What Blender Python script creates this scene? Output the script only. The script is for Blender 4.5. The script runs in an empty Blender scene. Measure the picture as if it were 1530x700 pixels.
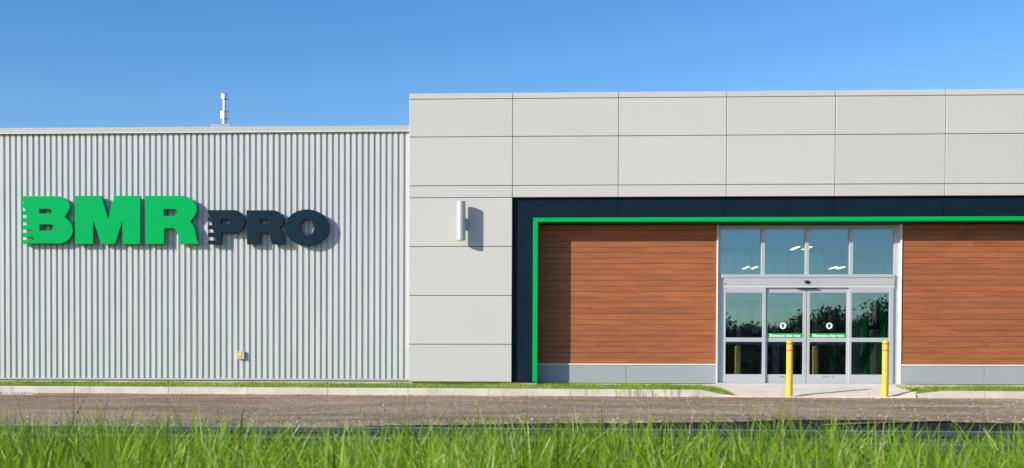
import bpy, bmesh, math, random
import numpy as np
from mathutils import Vector, Matrix

# ------------------------------------------------------------------ camera, sky, sun, exposure
scene = bpy.context.scene
COL = scene.collection
RAD = math.radians
F, PPX, PPY = 1755.0, 655.0, 589.0          # focal length and principal point, in photo pixels (1530 wide)
CAM = Vector((0.0, -27.6, 0.267))
ROT = (Matrix.Rotation(RAD(2.6), 3, 'Z') @ Matrix.Rotation(RAD(90 - 1.07), 3, 'X')
       @ Matrix.Rotation(RAD(0.17), 3, 'Z'))
cd = bpy.data.cameras.new('camera')
cam = bpy.data.objects.new('camera', cd); COL.objects.link(cam)
cam.matrix_world = Matrix.Translation(CAM) @ ROT.to_4x4()
cd.sensor_width = 36.0
cd.lens = F / 1530 * 36
cd.shift_x = (765 - PPX) / 1530
cd.shift_y = (PPY - 350) / 1530
cd.clip_start, cd.clip_end = 0.1, 4000
cd.dof.use_dof = True
cd.dof.focus_distance = 27.0
cd.dof.aperture_fstop = 5.0
scene.camera = cam

SUN_TRAVEL = Vector((0.85, 0.60, -0.41)).normalized()
SUN_EL = math.asin(-SUN_TRAVEL.z)
SUN_ROT = math.atan2(-SUN_TRAVEL.x, -SUN_TRAVEL.y)
world = bpy.data.worlds.new('World'); scene.world = world
world.use_nodes = True
wn = world.node_tree.nodes; wl = world.node_tree.links
sky = wn.new('ShaderNodeTexSky'); sky.sky_type = 'NISHITA'; sky.sun_disc = False
sky.sun_elevation = SUN_EL; sky.sun_rotation = SUN_ROT % (2 * math.pi)
sky.altitude = 0; sky.air_density = 1.0; sky.dust_density = 0.25; sky.ozone_density = 2.0
hs = wn.new('ShaderNodeHueSaturation'); hs.inputs['Saturation'].default_value = 1.38; hs.inputs['Hue'].default_value = 0.511
wl.new(sky.outputs[0], hs.inputs['Color']); wl.new(hs.outputs[0], wn['Background'].inputs[0])
wn['Background'].inputs[1].default_value = 0.145
sl = bpy.data.lights.new('sun', 'SUN'); sl.energy = 5.0; sl.angle = RAD(0.5); sl.color = (1.0, 0.91, 0.76)
sun = bpy.data.objects.new('sun', sl); COL.objects.link(sun)
sun.rotation_euler = SUN_TRAVEL.to_track_quat('-Z', 'Y').to_euler()
vs = scene.view_settings
vs.view_transform = 'Standard'; vs.look = 'None'; vs.exposure = 0.29; vs.gamma = 1.0; vs.use_curve_mapping = False
random.seed(7); rng = np.random.default_rng(7)

# ------------------------------------------------------------------ pixel helpers
def ray(px, py):
    return ROT @ Vector(((px - PPX) / F, -(py - PPY) / F, -1.0))
def P(px, py, Y):                      # the point of the photo pixel on the upright plane y = Y
    d = ray(px, py); return CAM + d * ((Y - CAM.y) / d.y)
def G(px, py, zf):                     # the point of the photo pixel on the ground z = zf(x)
    d = ray(px, py); z = zf(0)
    for _ in range(8):
        p = CAM + d * ((z - CAM.z) / d.z); z = zf(p.x)
    return p
def line_z(px0, py0, px1, py1, Y):     # a straight, nearly level line in x
    a, b = P(px0, py0, Y), P(px1, py1, Y); k = (b.z - a.z) / (b.x - a.x)
    return lambda x: a.z + k * (x - a.x)

# ------------------------------------------------------------------ materials
def nodes_of(name):
    m = bpy.data.materials.new(name); m.use_nodes = True
    return m, m.node_tree.nodes, m.node_tree.links, m.node_tree.nodes['Principled BSDF']
def mat(name, col, rough=0.5, metal=0.0, var=0.06, scale=3.0, bump=0.0, bscale=60.0, spec=0.5, stretch=(1, 1, 1)):
    """paint, metal, stone: base colour with a soft procedural mottle and fine relief"""
    m, n, l, b = nodes_of(name)
    tc = n.new('ShaderNodeTexCoord'); mp = n.new('ShaderNodeMapping'); mp.inputs['Scale'].default_value = stretch
    l.new(tc.outputs['Object'], mp.inputs[0])
    nz = n.new('ShaderNodeTexNoise'); nz.inputs['Scale'].default_value = scale; nz.inputs['Detail'].default_value = 6
    l.new(mp.outputs[0], nz.inputs['Vector'])
    rp = n.new('ShaderNodeValToRGB')
    lo = [max(0, c * (1 - var)) for c in col]; hi = [min(1, c * (1 + var)) for c in col]
    rp.color_ramp.elements[0].color = (*lo, 1); rp.color_ramp.elements[1].color = (*hi, 1)
    rp.color_ramp.elements[0].position = 0.3; rp.color_ramp.elements[1].position = 0.7
    l.new(nz.outputs[0], rp.inputs[0]); l.new(rp.outputs[0], b.inputs['Base Color'])
    b.inputs['Roughness'].default_value = rough; b.inputs['Metallic'].default_value = metal
    b.inputs['Specular IOR Level'].default_value = spec
    if bump:
        bz = n.new('ShaderNodeTexNoise'); bz.inputs['Scale'].default_value = bscale; bz.inputs['Detail'].default_value = 4
        l.new(mp.outputs[0], bz.inputs['Vector'])
        bp = n.new('ShaderNodeBump'); bp.inputs['Strength'].default_value = bump; bp.inputs['Distance'].default_value = 0.02
        l.new(bz.outputs[0], bp.inputs['Height']); l.new(bp.outputs[0], b.inputs['Normal'])
    return m

def panel_mat(name, col, rough=0.45):
    """painted metal panel: each panel a hair different in tone"""
    m, n, l, b = nodes_of(name)
    oi = n.new('ShaderNodeObjectInfo'); mr = n.new('ShaderNodeMapRange')
    mr.inputs[3].default_value = 0.97; mr.inputs[4].default_value = 1.02
    l.new(oi.outputs['Random'], mr.inputs[0])
    tc = n.new('ShaderNodeTexCoord'); nz = n.new('ShaderNodeTexNoise'); nz.inputs['Scale'].default_value = 0.9
    mp = n.new('ShaderNodeMapping'); mp.inputs['Scale'].default_value = (1, 1, 0.35)
    l.new(tc.outputs['Object'], mp.inputs[0]); l.new(mp.outputs[0], nz.inputs['Vector']); nz.inputs['Detail'].default_value = 5
    m2 = n.new('ShaderNodeMapRange'); m2.inputs[3].default_value = 0.955; m2.inputs[4].default_value = 1.045
    l.new(nz.outputs[0], m2.inputs[0])
    mu = n.new('ShaderNodeMath'); mu.operation = 'MULTIPLY'
    l.new(mr.outputs[0], mu.inputs[0]); l.new(m2.outputs[0], mu.inputs[1])
    vm = n.new('ShaderNodeVectorMath'); vm.operation = 'SCALE'; vm.inputs[0].default_value = col
    l.new(mu.outputs[0], vm.inputs['Scale']); l.new(vm.outputs[0], b.inputs['Base Color'])
    b.inputs['Roughness'].default_value = rough
    bz = n.new('ShaderNodeTexNoise'); bz.inputs['Scale'].default_value = 1.6; bz.inputs['Detail'].default_value = 1
    l.new(tc.outputs['Object'], bz.inputs['Vector'])
    bp = n.new('ShaderNodeBump'); bp.inputs['Strength'].default_value = 0.1; bp.inputs['Distance'].default_value = 0.02
    l.new(bz.outputs[0], bp.inputs['Height']); l.new(bp.outputs[0], b.inputs['Normal'])
    return m

def wood_mat():
    m, n, l, b = nodes_of('wood_plank')
    oi = n.new('ShaderNodeObjectInfo'); tc = n.new('ShaderNodeTexCoord')
    ad = n.new('ShaderNodeVectorMath'); ad.operation = 'ADD'
    cb = n.new('ShaderNodeVectorMath'); cb.operation = 'SCALE'; cb.inputs[0].default_value = (37, 11, 23)
    l.new(oi.outputs['Random'], cb.inputs['Scale']); l.new(tc.outputs['Object'], ad.inputs[0]); l.new(cb.outputs[0], ad.inputs[1])
    mp = n.new('ShaderNodeMapping'); mp.inputs['Scale'].default_value = (0.8, 8, 40); l.new(ad.outputs[0], mp.inputs[0])
    nz = n.new('ShaderNodeTexNoise'); nz.inputs['Scale'].default_value = 2.2; nz.inputs['Detail'].default_value = 7
    nz.inputs['Distortion'].default_value = 0.8; l.new(mp.outputs[0], nz.inputs['Vector'])
    rp = n.new('ShaderNodeValToRGB'); e = rp.color_ramp.elements
    e[0].color = (0.24, 0.080, 0.031, 1); e[0].position = 0.25
    e[1].color = (0.385, 0.140, 0.058, 1); e[1].position = 0.75
    x = e.new(0.5); x.color = (0.33, 0.113, 0.046, 1)
    l.new(nz.outputs[0], rp.inputs[0])
    mp2 = n.new('ShaderNodeMapping'); mp2.inputs['Scale'].default_value = (0.9, 1, 5); l.new(ad.outputs[0], mp2.inputs[0])
    n2 = n.new('ShaderNodeTexNoise'); n2.inputs['Scale'].default_value = 1.3; n2.inputs['Detail'].default_value = 3
    l.new(mp2.outputs[0], n2.inputs['Vector'])
    mr = n.new('ShaderNodeMapRange'); mr.inputs[1].default_value = 0.3; mr.inputs[2].default_value = 0.7
    mr.inputs[3].default_value = 0.82; mr.inputs[4].default_value = 1.08; l.new(n2.outputs[0], mr.inputs[0])
    m3 = n.new('ShaderNodeMapRange'); m3.inputs[3].default_value = 0.92; m3.inputs[4].default_value = 1.06
    l.new(oi.outputs['Random'], m3.inputs[0])
    mu = n.new('ShaderNodeMath'); mu.operation = 'MULTIPLY'; l.new(mr.outputs[0], mu.inputs[0]); l.new(m3.outputs[0], mu.inputs[1])
    vm = n.new('ShaderNodeVectorMath'); vm.operation = 'SCALE'
    l.new(rp.outputs[0], vm.inputs[0]); l.new(mu.outputs[0], vm.inputs['Scale']); l.new(vm.outputs[0], b.inputs['Base Color'])
    b.inputs['Roughness'].default_value = 0.5; b.inputs['Specular IOR Level'].default_value = 0.3
    bp = n.new('ShaderNodeBump'); bp.inputs['Strength'].default_value = 0.15; bp.inputs['Distance'].default_value = 0.004
    l.new(nz.outputs[0], bp.inputs['Height']); l.new(bp.outputs[0], b.inputs['Normal'])
    return m

def glass_mat(name, base=0.24, gain=0.6, refl=(0.48, 0.68, 0.80), trans=(0.90, 0.96, 0.96)):
    m = bpy.data.materials.new(name); m.use_nodes = True; n = m.node_tree.nodes; l = m.node_tree.links
    n.clear(); out = n.new('ShaderNodeOutputMaterial')
    tr = n.new('ShaderNodeBsdfTransparent'); tr.inputs[0].default_value = (*trans, 1)
    gl = n.new('ShaderNodeBsdfGlossy'); gl.inputs['Color'].default_value = (*refl, 1); gl.inputs['Roughness'].default_value = 0.0
    tc = n.new('ShaderNodeTexCoord'); nz = n.new('ShaderNodeTexNoise'); nz.inputs['Scale'].default_value = 1.1; nz.inputs['Detail'].default_value = 0
    l.new(tc.outputs['Object'], nz.inputs['Vector'])
    bp = n.new('ShaderNodeBump'); bp.inputs['Strength'].default_value = 0.06; bp.inputs['Distance'].default_value = 0.02
    l.new(nz.outputs[0], bp.inputs['Height']); l.new(bp.outputs[0], gl.inputs['Normal'])
    lw = n.new('ShaderNodeLayerWeight'); lw.inputs[0].default_value = 0.3
    ma = n.new('ShaderNodeMath'); ma.operation = 'MULTIPLY_ADD'; ma.inputs[1].default_value = gain; ma.inputs[2].default_value = base
    ma.use_clamp = True
    l.new(lw.outputs['Fresnel'], ma.inputs[0])
    mx = n.new('ShaderNodeMixShader'); l.new(ma.outputs[0], mx.inputs[0]); l.new(tr.outputs[0], mx.inputs[1]); l.new(gl.outputs[0], mx.inputs[2])
    l.new(mx.outputs[0], out.inputs[0])
    return m

def emit_mat(name, col, s):
    m = bpy.data.materials.new(name); m.use_nodes = True; n = m.node_tree.nodes; l = m.node_tree.links
    n.clear(); out = n.new('ShaderNodeOutputMaterial'); e = n.new('ShaderNodeEmission')
    e.inputs[0].default_value = (*col, 1); e.inputs[1].default_value = s; l.new(e.outputs[0], out.inputs[0]); return m

def leaf_mat(name, rampcols, transl=0.35, rough=0.45):
    """grass and leaves: colour from the 'tint' attribute of each blade, a part of the light passes through"""
    m, n, l, b = nodes_of(name)
    at = n.new('ShaderNodeAttribute'); at.attribute_name = 'tint'
    rp = n.new('ShaderNodeValToRGB'); els = rp.color_ramp.elements
    while len(els) < len(rampcols): els.new(0.5)
    for e, (p, c) in zip(els, rampcols): e.position = p; e.color = (*c, 1)
    l.new(at.outputs['Fac'], rp.inputs[0]); l.new(rp.outputs[0], b.inputs['Base Color'])
    b.inputs['Roughness'].default_value = rough; b.inputs['Specular IOR Level'].default_value = 0.35
    tl = n.new('ShaderNodeBsdfTranslucent'); l.new(rp.outputs[0], tl.inputs[0])
    mx = n.new('ShaderNodeMixShader'); mx.inputs[0].default_value = transl
    l.new(b.outputs[0], mx.inputs[1]); l.new(tl.outputs[0], mx.inputs[2]); l.new(mx.outputs[0], n['Material Output'].inputs[0])
    return m

def gravel_mat():
    m, n, l, b = nodes_of('gravel')
    tc = n.new('ShaderNodeTexCoord')
    v = n.new('ShaderNodeTexVoronoi'); v.inputs['Scale'].default_value = 42; l.new(tc.outputs['Object'], v.inputs['Vector'])
    nz = n.new('ShaderNodeTexNoise'); nz.inputs['Scale'].default_value = 0.9; nz.inputs['Detail'].default_value = 8
    mp = n.new('ShaderNodeMapping'); mp.inputs['Scale'].default_value = (0.6, 1.1, 1); l.new(tc.outputs['Object'], mp.inputs[0]); l.new(mp.outputs[0], nz.inputs['Vector'])
    r1 = n.new('ShaderNodeValToRGB'); e = r1.color_ramp.elements
    e[0].color = (0.27, 0.185, 0.11, 1); e[0].position = 0.34; e[1].color = (0.48, 0.355, 0.23, 1); e[1].position = 0.68
    l.new(nz.outputs[0], r1.inputs[0])
    sp = n.new('ShaderNodeSeparateColor'); l.new(v.outputs['Color'], sp.inputs[0])
    r2 = n.new('ShaderNodeValToRGB'); e = r2.color_ramp.elements
    e[0].color = (0.55, 0.55, 0.55, 1); e[0].position = 0.0; e[1].color = (2.0, 1.95, 1.85, 1); e[1].position = 1.0
    x = e.new(0.4); x.color = (1, 1, 1, 1); x = e.new(0.86); x.color = (1.05, 1.03, 1.0, 1)
    l.new(sp.outputs[0], r2.inputs[0])
    mx = n.new('ShaderNodeMix'); mx.data_type = 'RGBA'; mx.blend_type = 'MULTIPLY'; mx.inputs[0].default_value = 0.85
    l.new(r1.outputs[0], mx.inputs[6]); l.new(r2.outputs[0], mx.inputs[7]); l.new(mx.outputs[2], b.inputs['Base Color'])
    b.inputs['Roughness'].default_value = 0.9; b.inputs['Specular IOR Level'].default_value = 0.15
    bp = n.new('ShaderNodeBump'); bp.inputs['Strength'].default_value = 0.5; bp.inputs['Distance'].default_value = 0.015
    l.new(v.outputs['Distance'], bp.inputs['Height']); l.new(bp.outputs[0], b.inputs['Normal'])
    return m

def kerb_mat():
    """pale concrete, with dark tyre scuffs on the stretch left of the entrance"""
    m, n, l, b = nodes_of('kerb_concrete')
    ge = n.new('ShaderNodeNewGeometry')
    nz = n.new('ShaderNodeTexNoise'); nz.inputs['Scale'].default_value = 2.5; nz.inputs['Detail'].default_value = 8
    l.new(ge.outputs['Position'], nz.inputs['Vector'])
    rp = n.new('ShaderNodeValToRGB'); e = rp.color_ramp.elements
    e[0].color = (0.45, 0.42, 0.36, 1); e[0].position = 0.3; e[1].color = (0.60, 0.57, 0.51, 1); e[1].position = 0.7
    l.new(nz.outputs[0], rp.inputs[0])
    mp = n.new('ShaderNodeMapping'); mp.inputs['Scale'].default_value = (7.5, 1, 1.2); mp.inputs['Rotation'].default_value = (0, RAD(28), 0)
    l.new(ge.outputs['Position'], mp.inputs[0])
    st = n.new('ShaderNodeTexNoise'); st.inputs['Scale'].default_value = 1.6; st.inputs['Detail'].default_value = 3; l.new(mp.outputs[0], st.inputs['Vector'])
    s1 = n.new('ShaderNodeMapRange'); s1.inputs[1].default_value = 0.5; s1.inputs[2].default_value = 0.62; l.new(st.outputs[0], s1.inputs[0])
    sx = n.new('ShaderNodeSeparateXYZ'); l.new(ge.outputs['Position'], sx.inputs[0])
    a = n.new('ShaderNodeMapRange'); a.inputs[1].default_value = 1.7; a.inputs[2].default_value = 2.3; l.new(sx.outputs[0], a.inputs[0])
    c = n.new('ShaderNodeMapRange'); c.inputs[1].default_value = 4.7; c.inputs[2].default_value = 4.1; l.new(sx.outputs[0], c.inputs[0])
    q = n.new('ShaderNodeMath'); q.operation = 'MULTIPLY'; l.new(a.outputs[0], q.inputs[0]); l.new(c.outputs[0], q.inputs[1])
    q2 = n.new('ShaderNodeMath'); q2.operation = 'MULTIPLY'; l.new(q.outputs[0], q2.inputs[0]); l.new(s1.outputs[0], q2.inputs[1])
    q3 = n.new('ShaderNodeMath'); q3.operation = 'MULTIPLY'; l.new(q2.outputs[0], q3.inputs[0]); q3.inputs[1].default_value = 0.6
    mx = n.new('ShaderNodeMix'); mx.data_type = 'RGBA'; l.new(q3.outputs[0], mx.inputs[0]); l.new(rp.outputs[0], mx.inputs[6])
    mx.inputs[7].default_value = (0.16, 0.15, 0.14, 1); l.new(mx.outputs[2], b.inputs['Base Color'])
    b.inputs['Roughness'].default_value = 0.85
    bz = n.new('ShaderNodeTexNoise'); bz.inputs['Scale'].default_value = 70; l.new(ge.outputs['Position'], bz.inputs['Vector'])
    bp = n.new('ShaderNodeBump'); bp.inputs['Strength'].default_value = 0.3; bp.inputs['Distance'].default_value = 0.01
    l.new(bz.outputs[0], bp.inputs['Height']); l.new(bp.outputs[0], b.inputs['Normal'])
    return m

M = dict(
    panel=panel_mat('grey_panel', (0.505, 0.505, 0.50)),
    base=panel_mat('base_panel', (0.32, 0.35, 0.385)),
    ribbed=mat('ribbed_steel', (0.535, 0.56, 0.575), 0.35, var=0.05, scale=1.2, stretch=(1, 1, 0.3)),
    cap=mat('cap_steel', (0.44, 0.45, 0.45), 0.4, var=0.03),
    navy=mat('navy_metal', (0.004, 0.015, 0.026), 0.5, var=0.2, scale=2.0, bump=0.02, bscale=400, spec=0.12),
    green=mat('green_paint', (0.0, 0.37, 0.085), 0.45, var=0.03, spec=0.08),
    dark=mat('dark_backing', (0.03, 0.03, 0.032), 0.8),
    soffit=mat('soffit', (0.035, 0.033, 0.032), 0.7),
    wood=wood_mat(),
    alu=mat('anodised_aluminium', (0.47, 0.49, 0.525), 0.38, 0.25, var=0.03),
    white_trim=mat('white_trim', (0.74, 0.74, 0.72), 0.4, var=0.03),
    glass=glass_mat('door_glass'), glass_in=glass_mat('inner_glass', 0.06, 0.4, (0.7, 0.8, 0.8), (0.90, 0.94, 0.94)),
    steel=mat('stainless', (0.55, 0.56, 0.58), 0.3, 0.85, var=0.05),
    lamp=mat('lamp_metal', (0.47, 0.47, 0.48), 0.35, 0.3, var=0.03),
    yellow=mat('bollard_yellow', (0.78, 0.46, 0.030), 0.4, var=0.05, scale=5),
    red=mat('band_red', (0.50, 0.05, 0.02), 0.5),
    concrete=mat('concrete', (0.78, 0.70, 0.585), 0.85, var=0.10, scale=1.8, bump=0.3, bscale=70),
    found=mat('foundation_concrete', (0.5, 0.47, 0.42), 0.9, var=0.15),
    kerb=kerb_mat(), gravel=gravel_mat(),
    asphalt=mat('asphalt', (0.022, 0.022, 0.026), 0.95, var=0.3, scale=5, bump=0.4, bscale=120, spec=0.05),
    soil=mat('soil_and_turf', (0.06, 0.085, 0.025), 0.9, var=0.5, scale=2.5, bump=0.5, bscale=30),
    turfbase=mat('turf_base', (0.16, 0.23, 0.035), 0.9, var=0.4, scale=12, bump=0.5, bscale=80),
    rail=mat('rail_steel', (0.34, 0.38, 0.45), 0.3, 0.8, var=0.15, scale=8),
    rust=mat('rail_web', (0.040, 0.046, 0.060), 0.7, 0.2, var=0.3, scale=12),
    beige=mat('outlet_beige', (0.52, 0.42, 0.24), 0.6, var=0.25, scale=18),
    black=mat('black_plastic', (0.015, 0.015, 0.016), 0.35),
    white=mat('white_vinyl', (0.78, 0.78, 0.76), 0.5, var=0.02),
    band=mat('green_vinyl', (0.0, 0.36, 0.085), 0.5, var=0.03),
    plaster=mat('inner_wall', (0.42, 0.44, 0.44), 0.8), floor=mat('store_floor', (0.45, 0.44, 0.42), 0.35, var=0.1),
    ceil=mat('ceiling', (0.16, 0.16, 0.16), 0.8), tube=emit_mat('lit_tube', (1, 0.97, 0.92), 6.0),
    shelf=mat('shelf_metal', (0.22, 0.25, 0.28), 0.5), stock=None,
    bark=mat('bark', (0.07, 0.055, 0.04), 0.9, var=0.3, scale=8),
    stone=None,
)
M['grass'] = leaf_mat('grass_blade', [(0.0, (0.050, 0.130, 0.005)), (0.45, (0.185, 0.345, 0.010)), (0.8, (0.33, 0.48, 0.035)), (0.93, (0.50, 0.52, 0.17)), (1.0, (0.60, 0.54, 0.28))], 0.42, 0.38)
M['turf'] = leaf_mat('turf_blade', [(0.0, (0.14, 0.24, 0.012)), (0.6, (0.27, 0.40, 0.02)), (1.0, (0.44, 0.47, 0.08))], 0.3)
M['leaf'] = leaf_mat('tree_leaf', [(0.0, (0.010, 0.028, 0.010)), (0.6, (0.035, 0.065, 0.018)), (1.0, (0.075, 0.105, 0.030))], 0.25)
M['stone'] = leaf_mat('pebble', [(0.0, (0.12, 0.10, 0.085)), (0.45, (0.30, 0.26, 0.22)), (0.8, (0.46, 0.42, 0.37)), (1.0, (0.68, 0.65, 0.61))], 0.0, 0.8)
M['stock'] = leaf_mat('shop_stock', [(0.0, (0.25, 0.03, 0.03)), (0.3, (0.05, 0.12, 0.3)), (0.55, (0.5, 0.5, 0.5)), (0.8, (0.04, 0.25, 0.1)), (1.0, (0.5, 0.35, 0.08))], 0.0)

# ------------------------------------------------------------------ object helpers
def link(name, me, m, parent=None, label=None, cat=None, group=None, kind=None, loc=None):
    o = bpy.data.objects.new(name, me); COL.objects.link(o)
    if me is not None and m is not None and not me.materials: me.materials.append(m)
    if loc is not None: o.location = loc
    if parent is not None:
        o.parent = parent
        o.matrix_parent_inverse = Matrix.Translation(parent.location).inverted()
    if label: o['label'] = label
    if cat: o['category'] = cat
    if group: o['group'] = group
    if kind: o['kind'] = kind
    return o
def thing(name, label, cat, loc, group=None):
    return link(name, None, None, None, label, cat, group, None, loc)
def bm_box(bm, a, b, bev=0.0):
    v = [bm.verts.new((x, y, z)) for x in (a[0], b[0]) for y in (a[1], b[1]) for z in (a[2], b[2])]
    fs = [bm.faces.new([v[i] for i in q]) for q in ((0, 1, 3, 2), (4, 6, 7, 5), (0, 4, 5, 1), (2, 3, 7, 6), (0, 2, 6, 4), (1, 5, 7, 3))]
    if bev:
        es = {e for f in fs for e in f.edges}
        bmesh.ops.bevel(bm, geom=list(es), offset=bev, segments=1, affect='EDGES', profile=0.5)
def to_mesh(bm, name, smooth=False):
    bmesh.ops.recalc_face_normals(bm, faces=bm.faces)
    me = bpy.data.meshes.new(name); bm.to_mesh(me); bm.free()
    if smooth: me.polygons.foreach_set('use_smooth', [True] * len(me.polygons))
    return me
def box(name, a, b, m, parent=None, bev=0.0, **kw):
    c = [(a[i] + b[i]) / 2 for i in range(3)]
    lo = [min(a[i], b[i]) - c[i] for i in range(3)]; hi = [max(a[i], b[i]) - c[i] for i in range(3)]
    bm = bmesh.new(); bm_box(bm, lo, hi, bev)
    return link(name, to_mesh(bm, name), m, parent, loc=c, **kw)
def boxes(name, lst, m, parent=None, bev=0.0, **kw):
    bm = bmesh.new()
    for a, b in lst:
        bm_box(bm, [min(p, q) for p, q in zip(a, b)], [max(p, q) for p, q in zip(a, b)], bev)
    return link(name, to_mesh(bm, name), m, parent, **kw)
def prism(name, pts, y0, y1, m, parent=None, bev=0.0, **kw):      # outline in x,z pushed from y0 to y1
    bm = bmesh.new()
    f = bm.faces.new([bm.verts.new((x, y0, z)) for x, z in pts])
    r = bmesh.ops.extrude_face_region(bm, geom=[f])
    bmesh.ops.translate(bm, verts=[e for e in r['geom'] if isinstance(e, bmesh.types.BMVert)], vec=(0, y1 - y0, 0))
    if bev: bmesh.ops.bevel(bm, geom=list(bm.edges), offset=bev, segments=1, affect='EDGES')
    return link(name, to_mesh(bm, name), m, parent, **kw)
def lathe(name, prof, m, parent, loc, seg=32, smooth=True, **kw):  # prof: (radius, z)
    bm = bmesh.new(); rings = []
    for r, z in prof:
        rings.append([bm.verts.new((r * math.cos(2 * math.pi * i / seg), r * math.sin(2 * math.pi * i / seg), z)) for i in range(seg)])
    for a, b in zip(rings, rings[1:]):
        for i in range(seg): bm.faces.new((a[i], a[(i + 1) % seg], b[(i + 1) % seg], b[i]))
    bm.faces.new(rings[0][::-1]); bm.faces.new(rings[-1])
    me = to_mesh(bm, name)
    if smooth:
        for p in me.polygons: p.use_smooth = len(p.vertices) == 4
        me.set_sharp_from_angle(angle=RAD(35))
    return link(name, me, m, parent, loc=loc, **kw)
def curve_mesh(name, splines, depth, bevel=0.0):
    """closed outlines (holes included) in x,z -> a plate of that depth, front at -y"""
    cu = bpy.data.curves.new(name, 'CURVE'); cu.dimensions = '2D'; cu.fill_mode = 'BOTH'
    cu.extrude = depth / 2 - bevel; cu.bevel_depth = bevel; cu.bevel_resolution = 1
    for pts in splines:
        s = cu.splines.new('POLY'); s.points.add(len(pts) - 1); s.use_cyclic_u = True
        for q, (x, z) in zip(s.points, pts): q.co = (x, z, 0, 1)
    return from_curve(name, cu)
def from_curve(name, cu):
    o = bpy.data.objects.new('tmp', cu); COL.objects.link(o)
    dg = bpy.context.evaluated_depsgraph_get(); dg.update()
    me = bpy.data.meshes.new_from_object(o.evaluated_get(dg)); me.name = name
    bpy.data.objects.remove(o); bpy.data.curves.remove(cu)
    me.transform(Matrix(((1, 0, 0, 0), (0, 0, -1, 0), (0, 1, 0, 0), (0, 0, 0, 1))))
    return me
def text_mesh(name, body, size, offset=0.0, depth=0.002):
    cu = bpy.data.curves.new(name, 'FONT'); cu.body = body; cu.size = size; cu.offset = offset; cu.extrude = depth / 2
    cu.align_x = 'CENTER'; cu.align_y = 'CENTER'; cu.resolution_u = 3
    return from_curve(name, cu)
def np_mesh(name, verts, faces, tint=None, smooth=False):
    """verts (n,3), faces (m,k) of one size k; tint one value for each face"""
    me = bpy.data.meshes.new(name); nv, (nf, k) = len(verts), faces.shape
    me.vertices.add(nv); me.vertices.foreach_set('co', np.ascontiguousarray(verts, np.float32).ravel())
    me.loops.add(nf * k); me.loops.foreach_set('vertex_index', np.ascontiguousarray(faces, np.int32).ravel())
    me.polygons.add(nf); me.polygons.foreach_set('loop_start', np.arange(nf, dtype=np.int32) * k)
    me.polygons.foreach_set('use_smooth', np.full(nf, smooth, dtype=bool))
    me.update(calc_edges=True)
    if tint is not None:
        a = me.attributes.new('tint', 'FLOAT', 'FACE'); a.data.foreach_set('value', np.asarray(tint, np.float32))
    return me

# ------------------------------------------------------------------ levels read off the photograph
YW = 0.0            # wood cladding
YG = -0.62          # grey panels
YR = -0.52          # outer face of the ribbed steel
YK = -2.6           # kerb line
ROAD = line_z(100, 588.5, 1480, 596.5, YK)
KTOP = line_z(100, 577.5, 1500, 585.0, YK)
WALLB = line_z(100, 570.3, 1480, 577.6, YG)      # turf against the wall
SILL = P(1208, 573.5, 0.05).z
VERGE = lambda x: -0.33 - 0.004 * x
def zz(px, py, Y=YG): return P(px, py, Y).z
def xx(px, py=320, Y=YG): return P(px, py, Y).x

# ------------------------------------------------------------------ ground, road, kerb, apron
def sheet(name, xs, ys, zf, m, **kw):
    v = np.array([(x, y, zf(x, y)) for y in ys for x in xs]); nx, ny = len(xs), len(ys)
    i = np.arange(nx - 1); j = np.arange(ny - 1); a = (j[:, None] * nx + i[None]).ravel()
    f = np.stack([a, a + 1, a + nx + 1, a + nx], 1)
    return link(name, np_mesh(name, v, f), m, **kw)
far = [-1500, -600, -200, -80, -40] + list(np.linspace(-25, 25, 21)) + [40, 80, 200, 600, 1500]
sheet('ground', far, [-1500, -500, -120, -60, -30, -24, -20.2, -19.0, 0, 30, 60, 500, 1500],
      lambda x, y: (VERGE(max(-25, min(25, x))) - (0.06 if y > -20 else 0)) - (0.12 if y > -19.5 else 0), M['soil'], kind='structure')
sheet('asphalt_road', np.linspace(-60, 60, 41), np.linspace(-19.1, -2.0, 8), lambda x, y: ROAD(x) - 0.03, M['asphalt'], kind='structure')

# gravel, spread over the asphalt, its near edge uneven
edge = [(-900, 634), (-300, 634), (0, 634), (200, 634), (400, 633.2), (560, 632.8), (700, 631), (850, 629.2), (1000, 628), (1100, 626.3),
        (1200, 624.3), (1300, 624.6), (1400, 627), (1530, 628.8), (1800, 630), (2400, 632)]
ep = [G(x, y, ROAD) for x, y in edge]
ex = np.array([p.x for p in ep]); ey = np.array([p.y for p in ep])
xs = np.linspace(ex[0], ex[-1], 500)
ys = np.interp(xs, ex, ey) + 0.10 * np.sin(xs * 3.1) * np.sin(xs * 1.3 + 1) + rng.normal(0, 0.05, len(xs))
T = np.linspace(0, 1, 40) ** 1.3
gv = []
for t in T:
    yy = ys + (-2.35 - ys) * t
    und = 0.012 * np.sin(xs * 1.7 + 3 * yy) + 0.010 * np.sin(yy * 2.6 + xs * 0.4) + rng.normal(0, 0.004, len(xs))
    z = ROAD(xs) + und * min(1, t * 4) * np.clip((-2.6 - yy) / 0.4, 0.2, 1) - (0.026 if t == 0 else 0.0)
    gv.append(np.stack([xs, yy, z], 1))
gv = np.concatenate(gv); n = len(xs)
a = (np.arange(len(T) - 1)[:, None] * n + np.arange(n - 1)[None]).ravel()
road = link('gravel_road', np_mesh('gravel_road', gv, np.stack([a, a + 1, a + n + 1, a + n], 1)), M['gravel'], kind='structure')
road.data.polygons.foreach_set('use_smooth', [True] * len(road.data.polygons))
sp = [G(x, y, ROAD) for x, y in ((1225, 634), (1290, 631.2), (1360, 629), (1430, 627.2), (1430, 625.5), (1360, 627.4), (1290, 629.6), (1235, 632))]
bm = bmesh.new(); bm.faces.new([bm.verts.new((p.x, p.y, ROAD(p.x) - 0.012)) for p in sp])
link('gravel_streak', to_mesh(bm, 'gravel_streak'), M['gravel'], road)

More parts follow.
